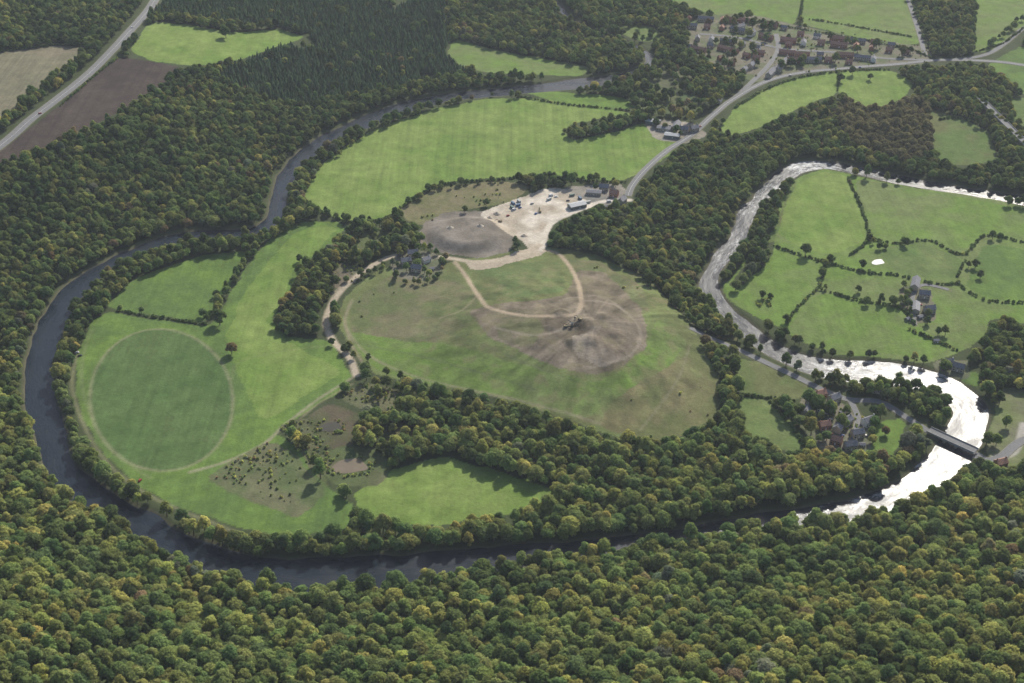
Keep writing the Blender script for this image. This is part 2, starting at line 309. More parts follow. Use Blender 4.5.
def ribbon(name,C,hw,z,mat,nx=1,zoff=0.0,offset=0.0):
    C=np.array(C); P=C[:,:2]; d=np.gradient(P,axis=0); d/=np.linalg.norm(d,axis=1)[:,None]+1e-9; nn=np.stack([-d[:,1],d[:,0]],1)
    hw=np.broadcast_to(hw,(len(P),)); V=[];Fc=[]
    for j in range(nx+1):
        s=(j/nx*2-1); Q=P+nn*(hw*s+offset)[:,None]
        zz=np.full(len(P),z) if z is not None else sample(Z,Q[:,0],Q[:,1])+zoff
        V.append(np.column_stack([Q,zz]))
    V=np.concatenate(V); n=len(P)
    for j in range(nx):
        for i in range(n-1): Fc.append((j*n+i,(j+1)*n+i,(j+1)*n+i+1,j*n+i+1)[::-1])
    m=bpy.data.meshes.new(name); m.from_pydata(V.tolist(),[],Fc); m.materials.append(mat)
    for p in m.polygons: p.use_smooth=True
    o=bpy.data.objects.new(name,m); scene.collection.objects.link(o); return o
# water: dark peaty pools, whitened on the right by rapids and sun glare painted into the colour.
# texture space runs (along river, across river) so ripples and white streaks stretch with the current
wm,t,b=newmat('river_water')
b.inputs['IOR'].default_value=1.333
fl=t.nodes.new('ShaderNodeAttribute'); fl.attribute_name='flow'
mpf=t.nodes.new('ShaderNodeMapping'); mpf.inputs['Scale'].default_value=(.38,1,1); t.links.new(fl.outputs['Vector'],mpf.inputs['Vector']); FV=mpf.outputs[0]
geo=t.nodes.new('ShaderNodeNewGeometry')
w1=noise(.22,5,.7,FV); w3=noise(.17,8,.78,FV); w4=noise(.06,5,.65,FV)
fa=t.nodes.new('ShaderNodeAttribute'); fa.attribute_name='foam_glare'
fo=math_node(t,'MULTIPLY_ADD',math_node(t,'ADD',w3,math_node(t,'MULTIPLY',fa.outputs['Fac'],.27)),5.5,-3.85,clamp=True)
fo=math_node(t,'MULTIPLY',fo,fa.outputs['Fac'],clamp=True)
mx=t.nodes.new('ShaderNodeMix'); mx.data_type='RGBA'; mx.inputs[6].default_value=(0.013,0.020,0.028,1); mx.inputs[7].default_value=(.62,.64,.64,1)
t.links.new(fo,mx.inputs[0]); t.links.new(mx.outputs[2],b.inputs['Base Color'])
rr=t.nodes.new('ShaderNodeValToRGB'); rr.color_ramp.elements[0].position=.38; rr.color_ramp.elements[1].position=.62
rr.color_ramp.elements[0].color=(.18,.18,.18,1); rr.color_ramp.elements[1].color=(.40,.40,.40,1)
t.links.new(w4,rr.inputs[0]); t.links.new(rr.outputs[0],b.inputs['Roughness'])
b.inputs['Specular IOR Level'].default_value=.42
bp=t.nodes.new('ShaderNodeBump'); bp.inputs['Strength'].default_value=.35; bp.inputs['Distance'].default_value=1.1
t.links.new(w1,bp.inputs['Height']); t.links.new(bp.outputs[0],b.inputs['Normal'])
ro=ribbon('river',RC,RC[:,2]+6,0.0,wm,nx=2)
fx_=RC[:,0]; fv=S((fx_-60)/260)*(.5+.5*np.clip((vnoise(fx_,RC[:,1],45,71)-.3)*2,0,1))  # whitening grows to the right: rapids, plus painted sun glare
at_=ro.data.attributes.new('foam_glare','FLOAT','POINT'); at_.data.foreach_set('value',np.tile(fv,3).astype(np.float32))
L_=np.r_[0,np.cumsum(np.linalg.norm(np.diff(RC[:,:2],axis=0),axis=1))]; hw_=RC[:,2]+6
flow=np.concatenate([np.column_stack([L_,s_*hw_,np.zeros(len(L_))]) for s_ in (-1,0,1)])
af=ro.data.attributes.new('flow','FLOAT_VECTOR','POINT'); af.data.foreach_set('vector',flow.astype(np.float32).ravel())

# ---------------------------------------------------------------- trees
def build(name,V,Fc,mats,mi,smooth=False):
    m=bpy.data.meshes.new(name); m.from_pydata(V,[],Fc)
    for x in mats: m.materials.append(x)
    m.polygons.foreach_set('material_index',np.array(mi,dtype=np.int32))
    if smooth: m.polygons.foreach_set('use_smooth',np.ones(len(Fc),bool))
    m.update(); return m
def leafmat(n,fixed=None,k=1.0):
    m=bpy.data.materials.new(n); m.use_nodes=True; t=m.node_tree; t.nodes.clear()
    out=t.nodes.new('ShaderNodeOutputMaterial'); df=t.nodes.new('ShaderNodeBsdfDiffuse'); tr=t.nodes.new('ShaderNodeBsdfTranslucent'); mx=t.nodes.new('ShaderNodeMixShader'); mx.inputs[0].default_value=.45
    a=t.nodes.new('ShaderNodeAttribute'); a.attribute_type='INSTANCER'; a.attribute_name='tint'
    g=t.nodes.new('ShaderNodeNewGeometry'); no=t.nodes.new('ShaderNodeTexNoise'); no.inputs['Scale'].default_value=.45; no.inputs['Detail'].default_value=3
    t.links.new(g.outputs['Position'],no.inputs['Vector'])
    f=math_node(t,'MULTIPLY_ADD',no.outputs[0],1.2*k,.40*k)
    sc=t.nodes.new('ShaderNodeVectorMath'); sc.operation='SCALE'
    if fixed: sc.inputs[0].default_value=fixed
    else: t.links.new(a.outputs['Color'],sc.inputs[0])
    t.links.new(f,sc.inputs['Scale'])
    t.links.new(sc.outputs[0],df.inputs[0]); t.links.new(sc.outputs[0],tr.inputs[0])
    t.links.new(df.outputs[0],mx.inputs[1]); t.links.new(tr.outputs[0],mx.inputs[2]); t.links.new(mx.outputs[0],out.inputs[0]); return m
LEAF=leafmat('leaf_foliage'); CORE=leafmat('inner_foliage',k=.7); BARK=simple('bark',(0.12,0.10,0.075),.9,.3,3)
def tube(V,Fc,mi,p,q,r0,r1,m,n=6):
    p=Vector(p);q=Vector(q);d=(q-p).normalized(); a=d.orthogonal().normalized(); b=d.cross(a); s=len(V)
    for c,r in ((p,r0),(q,r1)):
        for i in range(n):
            th=2*math.pi*i/n; V.append(tuple(c+a*r*math.cos(th)+b*r*math.sin(th)))
    for i in range(n): Fc.append((s+i,s+(i+1)%n,s+n+(i+1)%n,s+n+i)); mi.append(m)
import bmesh
_ico=bmesh.new(); bmesh.ops.create_icosphere(_ico,subdivisions=2,radius=1); _ico.verts.ensure_lookup_table()
ICV=np.array([v.co[:] for v in _ico.verts]); ICF=[[v.index for v in f.verts] for f in _ico.faces]; _ico.free()
def broadleaf(name,h=12,R=5,nl=11,leaf=LEAF,core=CORE,seed=0,nc=72,trunk=True,low=.3,ls=.62,flat=.5):
    r=random.Random(seed); V=[];Fc=[];mi=[]
    lobes=[]
    for i in range(nl):
        a=i*2.399+r.uniform(-.4,.4); rad=R*.70*math.sqrt((i+.3)/nl)
        zc=h*(.86-.42*(rad/(R*.70))**2*flat*1.6)+r.uniform(-.7,.7)
        lobes.append((Vector((rad*math.cos(a),rad*math.sin(a),zc)),R*r.uniform(.27,.42)))
    for i in range(max(3,nl//3)):
        a=r.uniform(0,6.28); lobes.append((Vector((R*.5*math.cos(a),R*.5*math.sin(a),h*r.uniform(low+.08,.52))),R*r.uniform(.36,.48)))
    if trunk:
        tube(V,Fc,mi,(0,0,-1.5),(0.2,0.1,h*.45),.4,.25,2); tube(V,Fc,mi,(.2,.1,h*.45),(0,0,h*.75),.25,.1,2)
        for c,rad in lobes[:6]: tube(V,Fc,mi,(.15,.1,h*.36),tuple(c*.9),.16,.05,2,4)
    for c,rad in lobes:
        s=len(V)
        for v in ICV:
            k=rad*.8*(1+r.uniform(-.16,.16)); V.append((c.x+v[0]*k,c.y+v[1]*k,c.z+v[2]*k*.85))
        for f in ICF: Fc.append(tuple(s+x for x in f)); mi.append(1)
        for j in range(nc):
            z=r.uniform(-.45,1); a=r.uniform(0,6.283); q=math.sqrt(max(0,1-z*z)); n=Vector((q*math.cos(a),q*math.sin(a),z))
            p=c+n*rad*r.uniform(.82,1.22); p.z=c.z+(p.z-c.z)*.92
            nn=(n+Vector((r.uniform(-.6,.6),r.uniform(-.6,.6),r.uniform(-.1,1.0)))).normalized()
            u=nn.orthogonal().normalized(); u=Matrix.Rotation(r.uniform(0,6.28),3,nn)@u; w_=nn.cross(u); sz=ls*r.uniform(.6,1.2)
            s=len(V)
            V.extend([tuple(p+u*sz),tuple(p+w_*sz*.7),tuple(p-u*sz*.9),tuple(p-w_*sz*.7)]); Fc.append((s,s+1,s+2,s+3)); mi.append(0)
    return build(name,V,Fc,[leaf,core,BARK],mi)
def conifer(name,h=14,R=2.8,seed=0,leaf=LEAF,core=CORE):
    r=random.Random(seed); V=[];Fc=[];mi=[]
    tube(V,Fc,mi,(0,0,-1.5),(0,0,h*.95),.28,.05,2)
    s=len(V); n=9
    for i in range(n): a=6.283*i/n; k=R*.7*r.uniform(.8,1.1); V.append((k*math.cos(a),k*math.sin(a),h*.18))
    V.append((0,0,h*.93))
    for i in range(n): Fc.append((s+i,s+(i+1)%n,s+n)); mi.append(1)
    tiers=11
    for k in range(tiers):
        z=h*(.16+.8*k/tiers); rad=R*(1-k/tiers)**.85+.25; nb=max(6,int(15*(1-k/tiers))+4)
        for j in range(nb):
            a=6.283*j/nb+r.uniform(-.3,.3); L=rad*r.uniform(.75,1.15); d=Vector((math.cos(a),math.sin(a),0)); pz=Vector((-d.y,d.x,0))
            for e in range(2):
                s=len(V); z0=z+r.uniform(-.2,.3)+h*.05*e; wd=.42+rad*.12
                V.extend([tuple(d*.15+Vector((0,0,z0+.35))),tuple(d*L*.6+pz*wd+Vector((0,0,z0-.1))),tuple(d*L+Vector((0,0,z0-.6*r.uniform(.5,1.3)))),tuple(d*L*.6-pz*wd+Vector((0,0,z0-.1)))])
                Fc.append((s,s+1,s+2,s+3)); mi.append(0)
    return build(name,V,Fc,[leaf,core,BARK],mi)
def coll(name,meshes):
    c=bpy.data.collections.new(name)
    for n,m in meshes: c.objects.link(bpy.data.objects.new(n,m))
    return c
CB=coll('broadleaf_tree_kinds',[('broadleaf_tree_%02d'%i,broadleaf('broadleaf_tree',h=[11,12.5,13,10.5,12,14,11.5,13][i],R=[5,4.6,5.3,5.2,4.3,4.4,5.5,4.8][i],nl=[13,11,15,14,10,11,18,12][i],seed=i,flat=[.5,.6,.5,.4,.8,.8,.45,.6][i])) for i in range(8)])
CC=coll('conifer_tree_kinds',[('conifer_tree_%02d'%i,conifer('conifer_tree',h=[12,13,11][i],R=[3.1,2.9,3.3][i],seed=i)) for i in range(3)])
CS=coll('shrub_kinds',[('shrub_%02d'%i,broadleaf('shrub',h=3.2,R=2.5,nl=6,seed=20+i,nc=50,low=.1,ls=.4,trunk=True)) for i in range(3)])
def scatter(name,P,coll_,nk,tint,scl):
    n=len(P); z=sample(Z,P[:,0],P[:,1])
    m=bpy.data.meshes.new(name); m.vertices.add(n); m.vertices.foreach_set('co',np.column_stack([P,z]).astype(np.float32).ravel())
    a=m.attributes.new('rot','FLOAT_VECTOR','POINT'); rot=np.column_stack([rng.normal(0,.04,n),rng.normal(0,.04,n),rng.uniform(0,6.28,n)]); a.data.foreach_set('vector',rot.astype(np.float32).ravel())
    a=m.attributes.new('scl','FLOAT_VECTOR','POINT'); a.data.foreach_set('vector',scl.astype(np.float32).ravel())
    a=m.attributes.new('kind','INT','POINT'); a.data.foreach_set('value',rng.integers(0,nk,n).astype(np.int32))
    a=m.attributes.new('tint','FLOAT_COLOR','POINT'); a.data.foreach_set('color',np.column_stack([tint,np.ones(n)]).astype(np.float32).ravel())
    m.update(); o=bpy.data.objects.new(name,m); scene.collection.objects.link(o)
    ng=bpy.data.node_groups.new(name+'_nodes','GeometryNodeTree')
    ng.interface.new_socket('Geometry',in_out='INPUT',socket_type='NodeSocketGeometry'); ng.interface.new_socket('Geometry',in_out='OUTPUT',socket_type='NodeSocketGeometry')
    gi=ng.nodes.new('NodeGroupInput'); gout=ng.nodes.new('NodeGroupOutput'); ip=ng.nodes.new('GeometryNodeInstanceOnPoints'); ci=ng.nodes.new('GeometryNodeCollectionInfo')
    ci.inputs['Collection'].default_value=coll_; ci.inputs['Separate Children'].default_value=True; ci.inputs['Reset Children'].default_value=True
    def na(nm,ty):
        x=ng.nodes.new('GeometryNodeInputNamedAttribute'); x.data_type=ty; x.inputs['Name'].default_value=nm; return x.outputs['Attribute']
    L=ng.links.new
    L(gi.outputs[0],ip.inputs['Points']); L(ci.outputs[0],ip.inputs['Instance']); ip.inputs['Pick Instance'].default_value=True
    L(na('kind','INT'),ip.inputs['Instance Index']); L(na('rot','FLOAT_VECTOR'),ip.inputs['Rotation']); L(na('scl','FLOAT_VECTOR'),ip.inputs['Scale'])
    L(ip.outputs[0],gout.inputs[0])
    md=o.modifiers.new('scatter','NODES'); md.node_group=ng; return o
def jgrid(sp_,x0,x1,y0,y1,j=.33):
    gx=np.arange(x0,x1,sp_); gy=np.arange(y0,y1,sp_*.87); A,B=np.meshgrid(gx,gy); A=A+(np.arange(len(gy))%2*sp_/2)[:,None]
    A=A+rng.uniform(-j,j,A.shape)*sp_; B=B+rng.uniform(-j,j,B.shape)*sp_
    P=np.column_stack([A.ravel(),B.ravel()]); dep=P[:,1]*cp+H*sp
    return P[np.abs(P[:,0])<.36*dep*1.10+40]
PAL=np.array([(0.10,0.150,0.058),(0.14,0.20,0.070),(0.195,0.25,0.082),(0.26,0.29,0.092),(0.35,0.355,0.105),(0.47,0.425,0.13),(0.30,0.24,0.12),(0.22,0.25,0.15)])*1.08
def tints(P,wts,cl=60):
    wts=np.array(wts,float); cdf=np.cumsum(wts/wts.sum())
    u=rng.random(len(P))*.72+.28*np.clip((fbm(P[:,0],P[:,1],cl,61,3)-.5)*2.2+.5,0,1)
    i=np.clip(np.searchsorted(cdf,u),0,len(PAL)-1)
    return PAL[i]*rng.uniform(.68,1.30,(len(P),1))*rng.uniform(.93,1.07,(len(P),3))
def inz(P,poly): return inpoly(P[:,0],P[:,1],chaikin(G(poly),2))
def woodmask(P,h=11):
    """tree stands keep back from the open ground by roughly the crown's own sight-line depth"""
    cot=P[:,1]/(H-sample(Z,P[:,0],P[:,1])); m=sample(TREE,P[:,0],P[:,1])
    for f in (.4,.8): m=np.minimum(m,sample(TREE,P[:,0],P[:,1]+f*h*cot))
    return m
CONZ=[[(150,-40),(455,-40),(445,20),(452,45),(470,75),(430,85),(340,100),(300,108),(245,95),(215,82),(250,60),(308,40),(285,26),(230,28),(150,15)]]
P=jgrid(8.6,-1000,1000,570,2555)
tm=woodmask(P); P=P[tm>rng.random(len(P))*.9+.06]
cz=inz(P,CONZ[0]); P=P[~(cz&(rng.random(len(P))<.93))]
ee=sample(E,P[:,0],P[:,1]); P=P[(ee>1.5+2.5*(P[:,1]>1000))]
up=P[:,1]>1480; e2=sample(E,P[:,0],P[:,1]+12); P=P[~(up&(e2<0)&(P[:,0]<130))]
fore=S((1180-P[:,1])/200)
wA=[2.6,4.8,5.8,5,3.2,1.1,.7,1.6]; wB=[4.2,6.5,5.5,3.6,1.8,.6,.9,1.4]
tA=tints(P,wA)*1.05; tB=tints(P,wB)*.92
sel=rng.random(len(P))<fore; ti=np.where(sel[:,None],tA,tB)
la=inz(P,[(830,108),(900,95),(935,112),(935,160),(900,168),(850,150)]); ti[la]=ti[la]*.3+np.array([.26,.215,.12])*.75
dk=fbm(P[:,0],P[:,1],110,64,3)<.40; dk&=(P[:,0]<-150)&(P[:,1]>1200); ti[dk]*=np.array([.74,.80,.85])
s=rng.uniform(.76,1.34,len(P))*(1+.15*fore); sc=np.column_stack([s*rng.uniform(.9,1.1,len(P)),s*rng.uniform(.9,1.1,len(P)),s*rng.uniform(.78,1.2,len(P))*.95])
print('woodland',len(P))
scatter('woodland_trees',P,CB,8,ti,sc)
Q=jgrid(5.8,-1000,200,1500,2555,.30); tm=woodmask(Q); Q=Q[tm>.5]; Q=Q[inz(Q,CONZ[0])]; Q=Q[fbm(Q[:,0],Q[:,1],60,88,3)>.33]
ti=np.array([(0.12,0.18,0.09)])*rng.uniform(.65,1.4,(len(Q),1)); s=rng.uniform(.75,1.25,len(Q)); print('conifers',len(Q))
scatter('conifer_plantation',Q,CC,3,ti,np.column_stack([s*1.15,s*1.15,s*.95]))
def along(P,step,jit):
    W=catmull(G(P),8); d=np.r_[0,np.cumsum(np.linalg.norm(np.diff(W,axis=0),axis=1))]; t=np.arange(0,d[-1],step)
    return np.column_stack([np.interp(t,d,W[:,0]),np.interp(t,d,W[:,1])])+rng.normal(0,jit,(len(t),2))
HED=[[(118,311),(160,318),(206,325)],[(868,238),(895,244),(930,241),(962,255),(985,236),(1024,243)],[(848,178),(858,200),(866,222),(868,240),(850,256)],[(825,262),(860,272),(900,276),(935,284),(960,284)],[(822,290),(860,301),(900,308),(915,325)],[(775,247),(800,255),(825,262),(835,258)],[(825,262),(820,285),(800,305),(785,325)],
[(965,262),(958,282),(985,300),(1024,303)],[(910,330),(945,345),(960,352)],[(735,20),(792,28),(850,38),(912,50)],[(800,26),(803,-10)],[(800,18),(860,28),(915,38)],[(838,72),(838,92)],[(515,96),(560,104),(600,108),(640,112)],[(735,394),(770,398),(795,402)],[(770,402),(790,425),(806,448)],[(400,208),(440,186),(500,180),(540,177),(590,181),(625,183)],[(118,58),(95,76),(60,106)],[(305,200),(325,214),(350,222),(385,220)],[(975,52),(1000,45),(1024,28)],[(895,46),(912,50),(930,58)],[(940,120),(960,118),(990,130)],[(0,52),(60,45),(90,47)],[(735,108),(765,90),(800,78),(838,72),(890,70)]]
hp=np.concatenate([along(h,2.6,.7) for h in HED]); hp=hp[rng.random(len(hp))<.88]
scatter('hedgerow',hp,CS,3,tints(hp,[6,6,3,1.5,.4,.1,.5,.5])*1.15,np.column_stack([rng.uniform(.5,1.0,len(hp))]*3))
TL=[[(122,311),(150,315)],[(205,322),(216,306),(228,290),(240,270),(262,243)],[(262,243),(300,222)],[(320,213),(350,222),(380,219)],[(300,205),(312,180),(335,155),(380,128),(440,107),(500,96)],[(868,238),(872,246)],[(880,250),(905,242)],[(960,262),(975,270)],[(985,236),(1010,240)],[(820,290),(826,262)],[(905,305),(915,325)],[(400,254),(425,250),(440,258)],[(394,270),(402,280),(420,285),(440,276),(446,262)],[(398,266),(412,274),(432,276)],[(345,350),(380,372),(420,388),(470,402)],[(275,330),(300,338)],[(560,136),(600,128),(640,118)],[(640,120),(690,140)],[(515,90),(600,88)],[(600,190),(622,184)],[(925,365),(880,360),(840,357),(800,345)],[(860,302),(900,306)],[(735,20),(790,30)],[(910,0),(925,40),(935,56)],[(460,38),(520,54),(585,66)],[(1024,20),(985,50)],[(805,395),(830,412),(840,428)],[(870,425),(875,450)],[(350,282),(400,262)],[(405,205),(440,188),(500,182),(560,180),(620,184)],[(908,285),(905,320)],[(930,320),(945,340)],[(690,110),(720,85),(750,70)]]
tp=np.concatenate([along(h,8,2.5) for h in TL]); tp=tp[(rng.random(len(tp))<.7)]; tp=tp[sample(E,tp[:,0],tp[:,1])>2]
s=rng.uniform(.5,.95,len(tp))
scatter('hedgerow_trees',tp,CB,8,tints(tp,[5,6,5,3,1,.5,.4,1]),np.column_stack([s,s,s]))
def scrub(poly,n):
    W=G(poly); a=W.min(0);b_=W.max(0); p=rng.uniform(a,b_,(n*5,2)); p=p[inpoly(p[:,0],p[:,1],W)]; k=fbm(p[:,0],p[:,1],34,81,4); p=p[k>.40+rng.random(len(k))*.26]; return p[:n]
def ring(u,v,rx,ry,n):
    a=rng.uniform(0,6.283,n); k=rng.uniform(1.05,1.5,n); return G(np.column_stack([u+rx*k*np.cos(a),v+ry*k*np.sin(a)]))
sp_=np.concatenate([scrub([(204,478),(272,441),(330,492),(296,518)],130),scrub([(345,300),(385,266),(430,275),(420,300),(360,330)],16),scrub([(595,425),(665,368),(718,378),(714,420),(640,440)],12),scrub([(338,398),(365,382),(402,392),(398,412)],110),ring(350,466,18,8,60),ring(331,427,11,5,40),scrub([(278,425),(312,420),(330,450),(325,490)],140),scrub([(400,208),(500,181),(510,203),(418,226)],50),scrub([(800,176),(780,215),(752,256),(786,205)],80),scrub([(755,285),(775,290),(770,310),(755,305)],60),scrub([(570,262),(640,275),(680,312),(650,310)],12),scrub([(630,95),(700,95),(670,118)],80),scrub([(680,20),(800,26),(930,48),(932,64),(760,84)],260),scrub([(802,392),(870,420),(872,450),(795,415)],70),scrub([(338,262),(362,266),(356,282),(328,280)],40)])
scatter('scrub_bushes',sp_,CS,3,tints(sp_,[1.5,3,5,6,3,.4,2,2])*1.5,np.column_stack([rng.uniform(.25,1,len(sp_))**1.3*.7]*3))

FT=[leafmat('leaf_foliage_green',(0.15,0.20,0.065)),leafmat('leaf_foliage_russet',(0.26,0.20,0.09)),leafmat('leaf_foliage_dark',(0.11,0.16,0.055))]
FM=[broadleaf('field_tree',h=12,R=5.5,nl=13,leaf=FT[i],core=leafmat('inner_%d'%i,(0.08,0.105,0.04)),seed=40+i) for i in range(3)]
for u,v,s,k in [(232,354,1.1,1),(220,325,1.5,2),(805,256,1.3,0),(226,38,1.5,2),(862,268,.9,2),(786,322,.8,0),(830,262,.8,0),(762,298,.8,2),(770,300,.7,2),(858,292,.7,0),(975,268,.9,2),(980,278,.8,0),(840,82,1.1,2),(870,80,.8,0),(345,352,.8,0),(332,345,.7,2),(905,246,.9,2),(205,255,1.1,0),(214,250,1.3,2),(735,22,1.1,0),(852,75,1.1,2),(300,262,.8,2),(770,150,1,0),(1008,205,1,0),(740,402,.7,0),(885,435,.8,1),(465,212,.7,0),(486,206,.8,2)]:
    x,y=G([(u,v)])[0]; o=bpy.data.objects.new('field_tree',FM[k]); scene.collection.objects.link(o)
    o.location=(x,y,float(sample(Z,x,y)[0])); o.scale=(s,s,s); o.rotation_euler[2]=random.uniform(0,6)

# ---------------------------------------------------------------- roads
ASP=simple('asphalt',(0.17,0.17,0.17),.85,.15,.4); MARK=simple('road_paint',(0.7,0.7,0.66),.6,.1,2); CONC=simple('concrete',(0.36,0.35,0.33),.85,.2,.6); VERGE=simple('verge_kerb',(0.30,0.29,0.26),.9,.2,1)
def road(name,P,wd,line_=True,mat=ASP):
    W=catmull(G(P),10); d=np.r_[0,np.cumsum(np.linalg.norm(np.diff(W,axis=0),axis=1))]; t=np.arange(0,d[-1],3.0); W=np.column_stack([np.interp(t,d,W[:,0]),np.interp(t,d,W[:,1])])
    for _ in range(2): W[1:-1]=(W[:-2]+W[2:]+2*W[1:-1])/4
    o=ribbon(name,W,wd/2,None,mat,nx=4,zoff=.30)
    for sg in (-1,1):
        c=ribbon('kerb',W,.15,None,VERGE,zoff=.42,offset=sg*(wd/2+.1)); c.parent=o
    if line_:
        c=ribbon('centre_line',W,.12,None,MARK,zoff=.34); c.parent=o
    return o
for n,P_,wd,l,c in RD: road(n,P_,wd,l)

# ---------------------------------------------------------------- buildings
def boxf(V,Fc,mi,x0,x1,y0,y1,z0,z1,m):
    s=len(V); V.extend([(x0,y0,z0),(x1,y0,z0),(x1,y1,z0),(x0,y1,z0),(x0,y0,z1),(x1,y0,z1),(x1,y1,z1),(x0,y1,z1)])
    for f in ((0,3,2,1),(4,5,6,7),(0,1,5,4),(1,2,6,5),(2,3,7,6),(3,0,4,7)): Fc.append(tuple(s+i for i in f)); mi.append(m)
GLASS=simple('window_glass',(0.03,0.035,0.045),.15,.1,1)
def house_parts(L,W,h,rh,wall,roof,trim,storeys=2,chim=True):
    parts={}
    a,b=L/2,W/2
    V=[(-a,-b,-1.5),(a,-b,-1.5),(a,b,-1.5),(-a,b,-1.5),(-a,-b,h),(a,-b,h),(a,b,h),(-a,b,h),(-a,0,h+rh),(a,0,h+rh)]
    Fc=[(0,1,5,4),(2,3,7,6),(1,2,6,9,5),(3,0,4,8,7)]
    parts['walls']=build('walls',V,Fc,[wall],[0]*4)
    V=[];Fc=[]; o=.45; th=.22; k=rh/b; ax=a+o
    for sg in (-1,1):
        s=len(V); e=b+o; ze=h-k*o
        V.extend([(-ax,sg*e,ze+.02),(ax,sg*e,ze+.02),(ax,0,h+rh+.02),(-ax,0,h+rh+.02),(-ax,sg*e,ze+th),(ax,sg*e,ze+th),(ax,0,h+rh+th),(-ax,0,h+rh+th)])
        for f in ((0,1,2,3),(4,5,6,7),(0,1,5,4),(1,2,6,5),(3,0,4,7)): Fc.append(tuple(s+i for i in f))
    parts['roof']=build('roof',V,Fc,[roof],[0]*len(Fc))
    V=[];Fc=[];mi=[]; n=max(2,int(L/3))
    for st_ in range(storeys):
        for i in range(n):
            x=-a+(i+.5)*L/n; z=.9+st_*2.6
            for sg in (-1,1):
                if st_==0 and i==n//2 and sg==-1: continue
                y0,y1=sorted((sg*(b+.003),sg*(b+.06)))
                boxf(V,Fc,mi,x-.6,x+.6,y0,y1,z,z+1.2,0); 
                y0,y1=sorted((sg*(b+.004),sg*(b+.12))); boxf(V,Fc,mi,x-.7,x+.7,y0,y1,z-.14,z-.01,1)
    parts['windows']=build('windows',V,Fc,[GLASS,trim],mi)
    V=[];Fc=[];mi=[]; x=-a+(n//2+.5)*L/n; boxf(V,Fc,mi,x-.5,x+.5,-b-.08,-b-.003,0,2.1,0); parts['door']=build('door',V,Fc,[trim],mi)
    if chim:
        V=[];Fc=[];mi=[]
        for x in (-a+.5,a-.5): boxf(V,Fc,mi,x-.45,x+.45,-.45,.45,h+rh-.6,h+rh+1.2,0); boxf(V,Fc,mi,x-.2,x+.2,-.2,.2,h+rh+1.2,h+rh+1.5,0)
        parts['chimney']=build('chimney',V,Fc,[wall],mi)
    return parts
stone=simple('stone_wall',(0.38,0.34,0.27),.9,.2,1.2); brick=simple('brick_wall',(0.33,0.17,0.12),.9,.2,1.5); render=simple('white_render',(0.75,0.73,0.67),.8,.08,.7)
slate=simple('slate_roof',(0.19,0.19,0.205),.6,.25,.8); tile=simple('tile_roof',(0.32,0.18,0.13),.8,.3,.8); lightroof=simple('sheet_roof',(0.42,0.43,0.43),.6,.15,.3); trimw=simple('white_trim',(0.75,0.75,0.72),.5,.05,2)
darksheet=simple('dark_cladding',(0.16,0.18,0.17),.6,.2,.4)
KIND={'stone_house':house_parts(11,7.5,5,3,stone,slate,trimw),'brick_house':house_parts(10,7.5,5,2.8,brick,tile,trimw),'white_house':house_parts(12,8,5,3,render,slate,trimw),'stone_terrace':house_parts(26,8,5.2,3,stone,slate,trimw),'brick_terrace':house_parts(24,8,5.2,3,brick,tile,trimw),
'farm_shed':house_parts(24,12,4.5,2,darksheet,lightroof,trimw,1,False),'stone_barn':house_parts(20,8,4.5,3,stone,slate,trimw,1,False),'garden_shed':house_parts(5,3.5,2.2,1,darksheet,slate,trimw,1,False),'grey_shed':house_parts(22,11,4.5,2,stone,slate,trimw,1,False)}
def put(kind,u,v,deg,s=1.0,xy=None):
    x,y=G([(u,v)])[0] if xy is None else xy
    e=bpy.data.objects.new(kind,None); scene.collection.objects.link(e); e.location=(x,y,float(sample(Z,x,y)[0])+.2); e.rotation_euler[2]=math.radians(deg); e.scale=(s,s,s); e.empty_display_size=.1
    for n,m in KIND[kind].items():
        c=bpy.data.objects.new(n,m); scene.collection.objects.link(c); c.parent=e
    return e
for a in [('stone_house',812,405,20),('white_house',824,411,-25),('stone_house',846,424,40),('stone_house',857,436,15),('brick_house',836,443,-30),('white_house',868,424,30),('stone_house',850,448,10),('brick_house',820,397,25),('stone_house',878,392,-15),('stone_house',838,430,60),('brick_house',824,428,15),('garden_shed',842,414,20),('garden_shed',862,446,0),('stone_house',834,401,30),('stone_house',806,414,70),
 ('stone_barn',915,286,70),('stone_house',924,297,-10),('grey_shed',915,309,75,.8),('stone_house',929,312,10),('garden_shed',908,320,30),('garden_shed',920,318,30),('white_house',947,365,10,.9),('stone_house',958,370,-30),('garden_shed',936,342,0),
 ('stone_house',406,264,20),('stone_house',417,271,-15),('white_house',426,262,40,.8),('garden_shed',432,270,20),('stone_house',413,256,10),
 ('farm_shed',653,123,-20,.8),('grey_shed',664,130,-20,.8),('stone_barn',676,128,70),('stone_house',684,132,-15),('farm_shed',672,137,-15,.8),('stone_house',694,131,30),
 ('farm_shed',577,207,25,.85),('stone_house',604,190,-10),('brick_house',614,196,-20),('grey_shed',594,194,-10,.8),('stone_house',622,203,60),('garden_shed',606,208,20),('brick_house',1000,466,20),
 ('stone_house',640,88,0)]: put(*a)
kinds=['brick_house','brick_terrace','stone_house','stone_terrace','brick_house','white_house','brick_terrace','brick_house']
cnt=0; placed=[]
RW=[catmull(G(P_),6) for n,P_,wd,l,c in RD]
def roadd(p): return min(float(polydist(np.array([p[0]]),np.array([p[1]]),W)[0][0]) for W in RW)
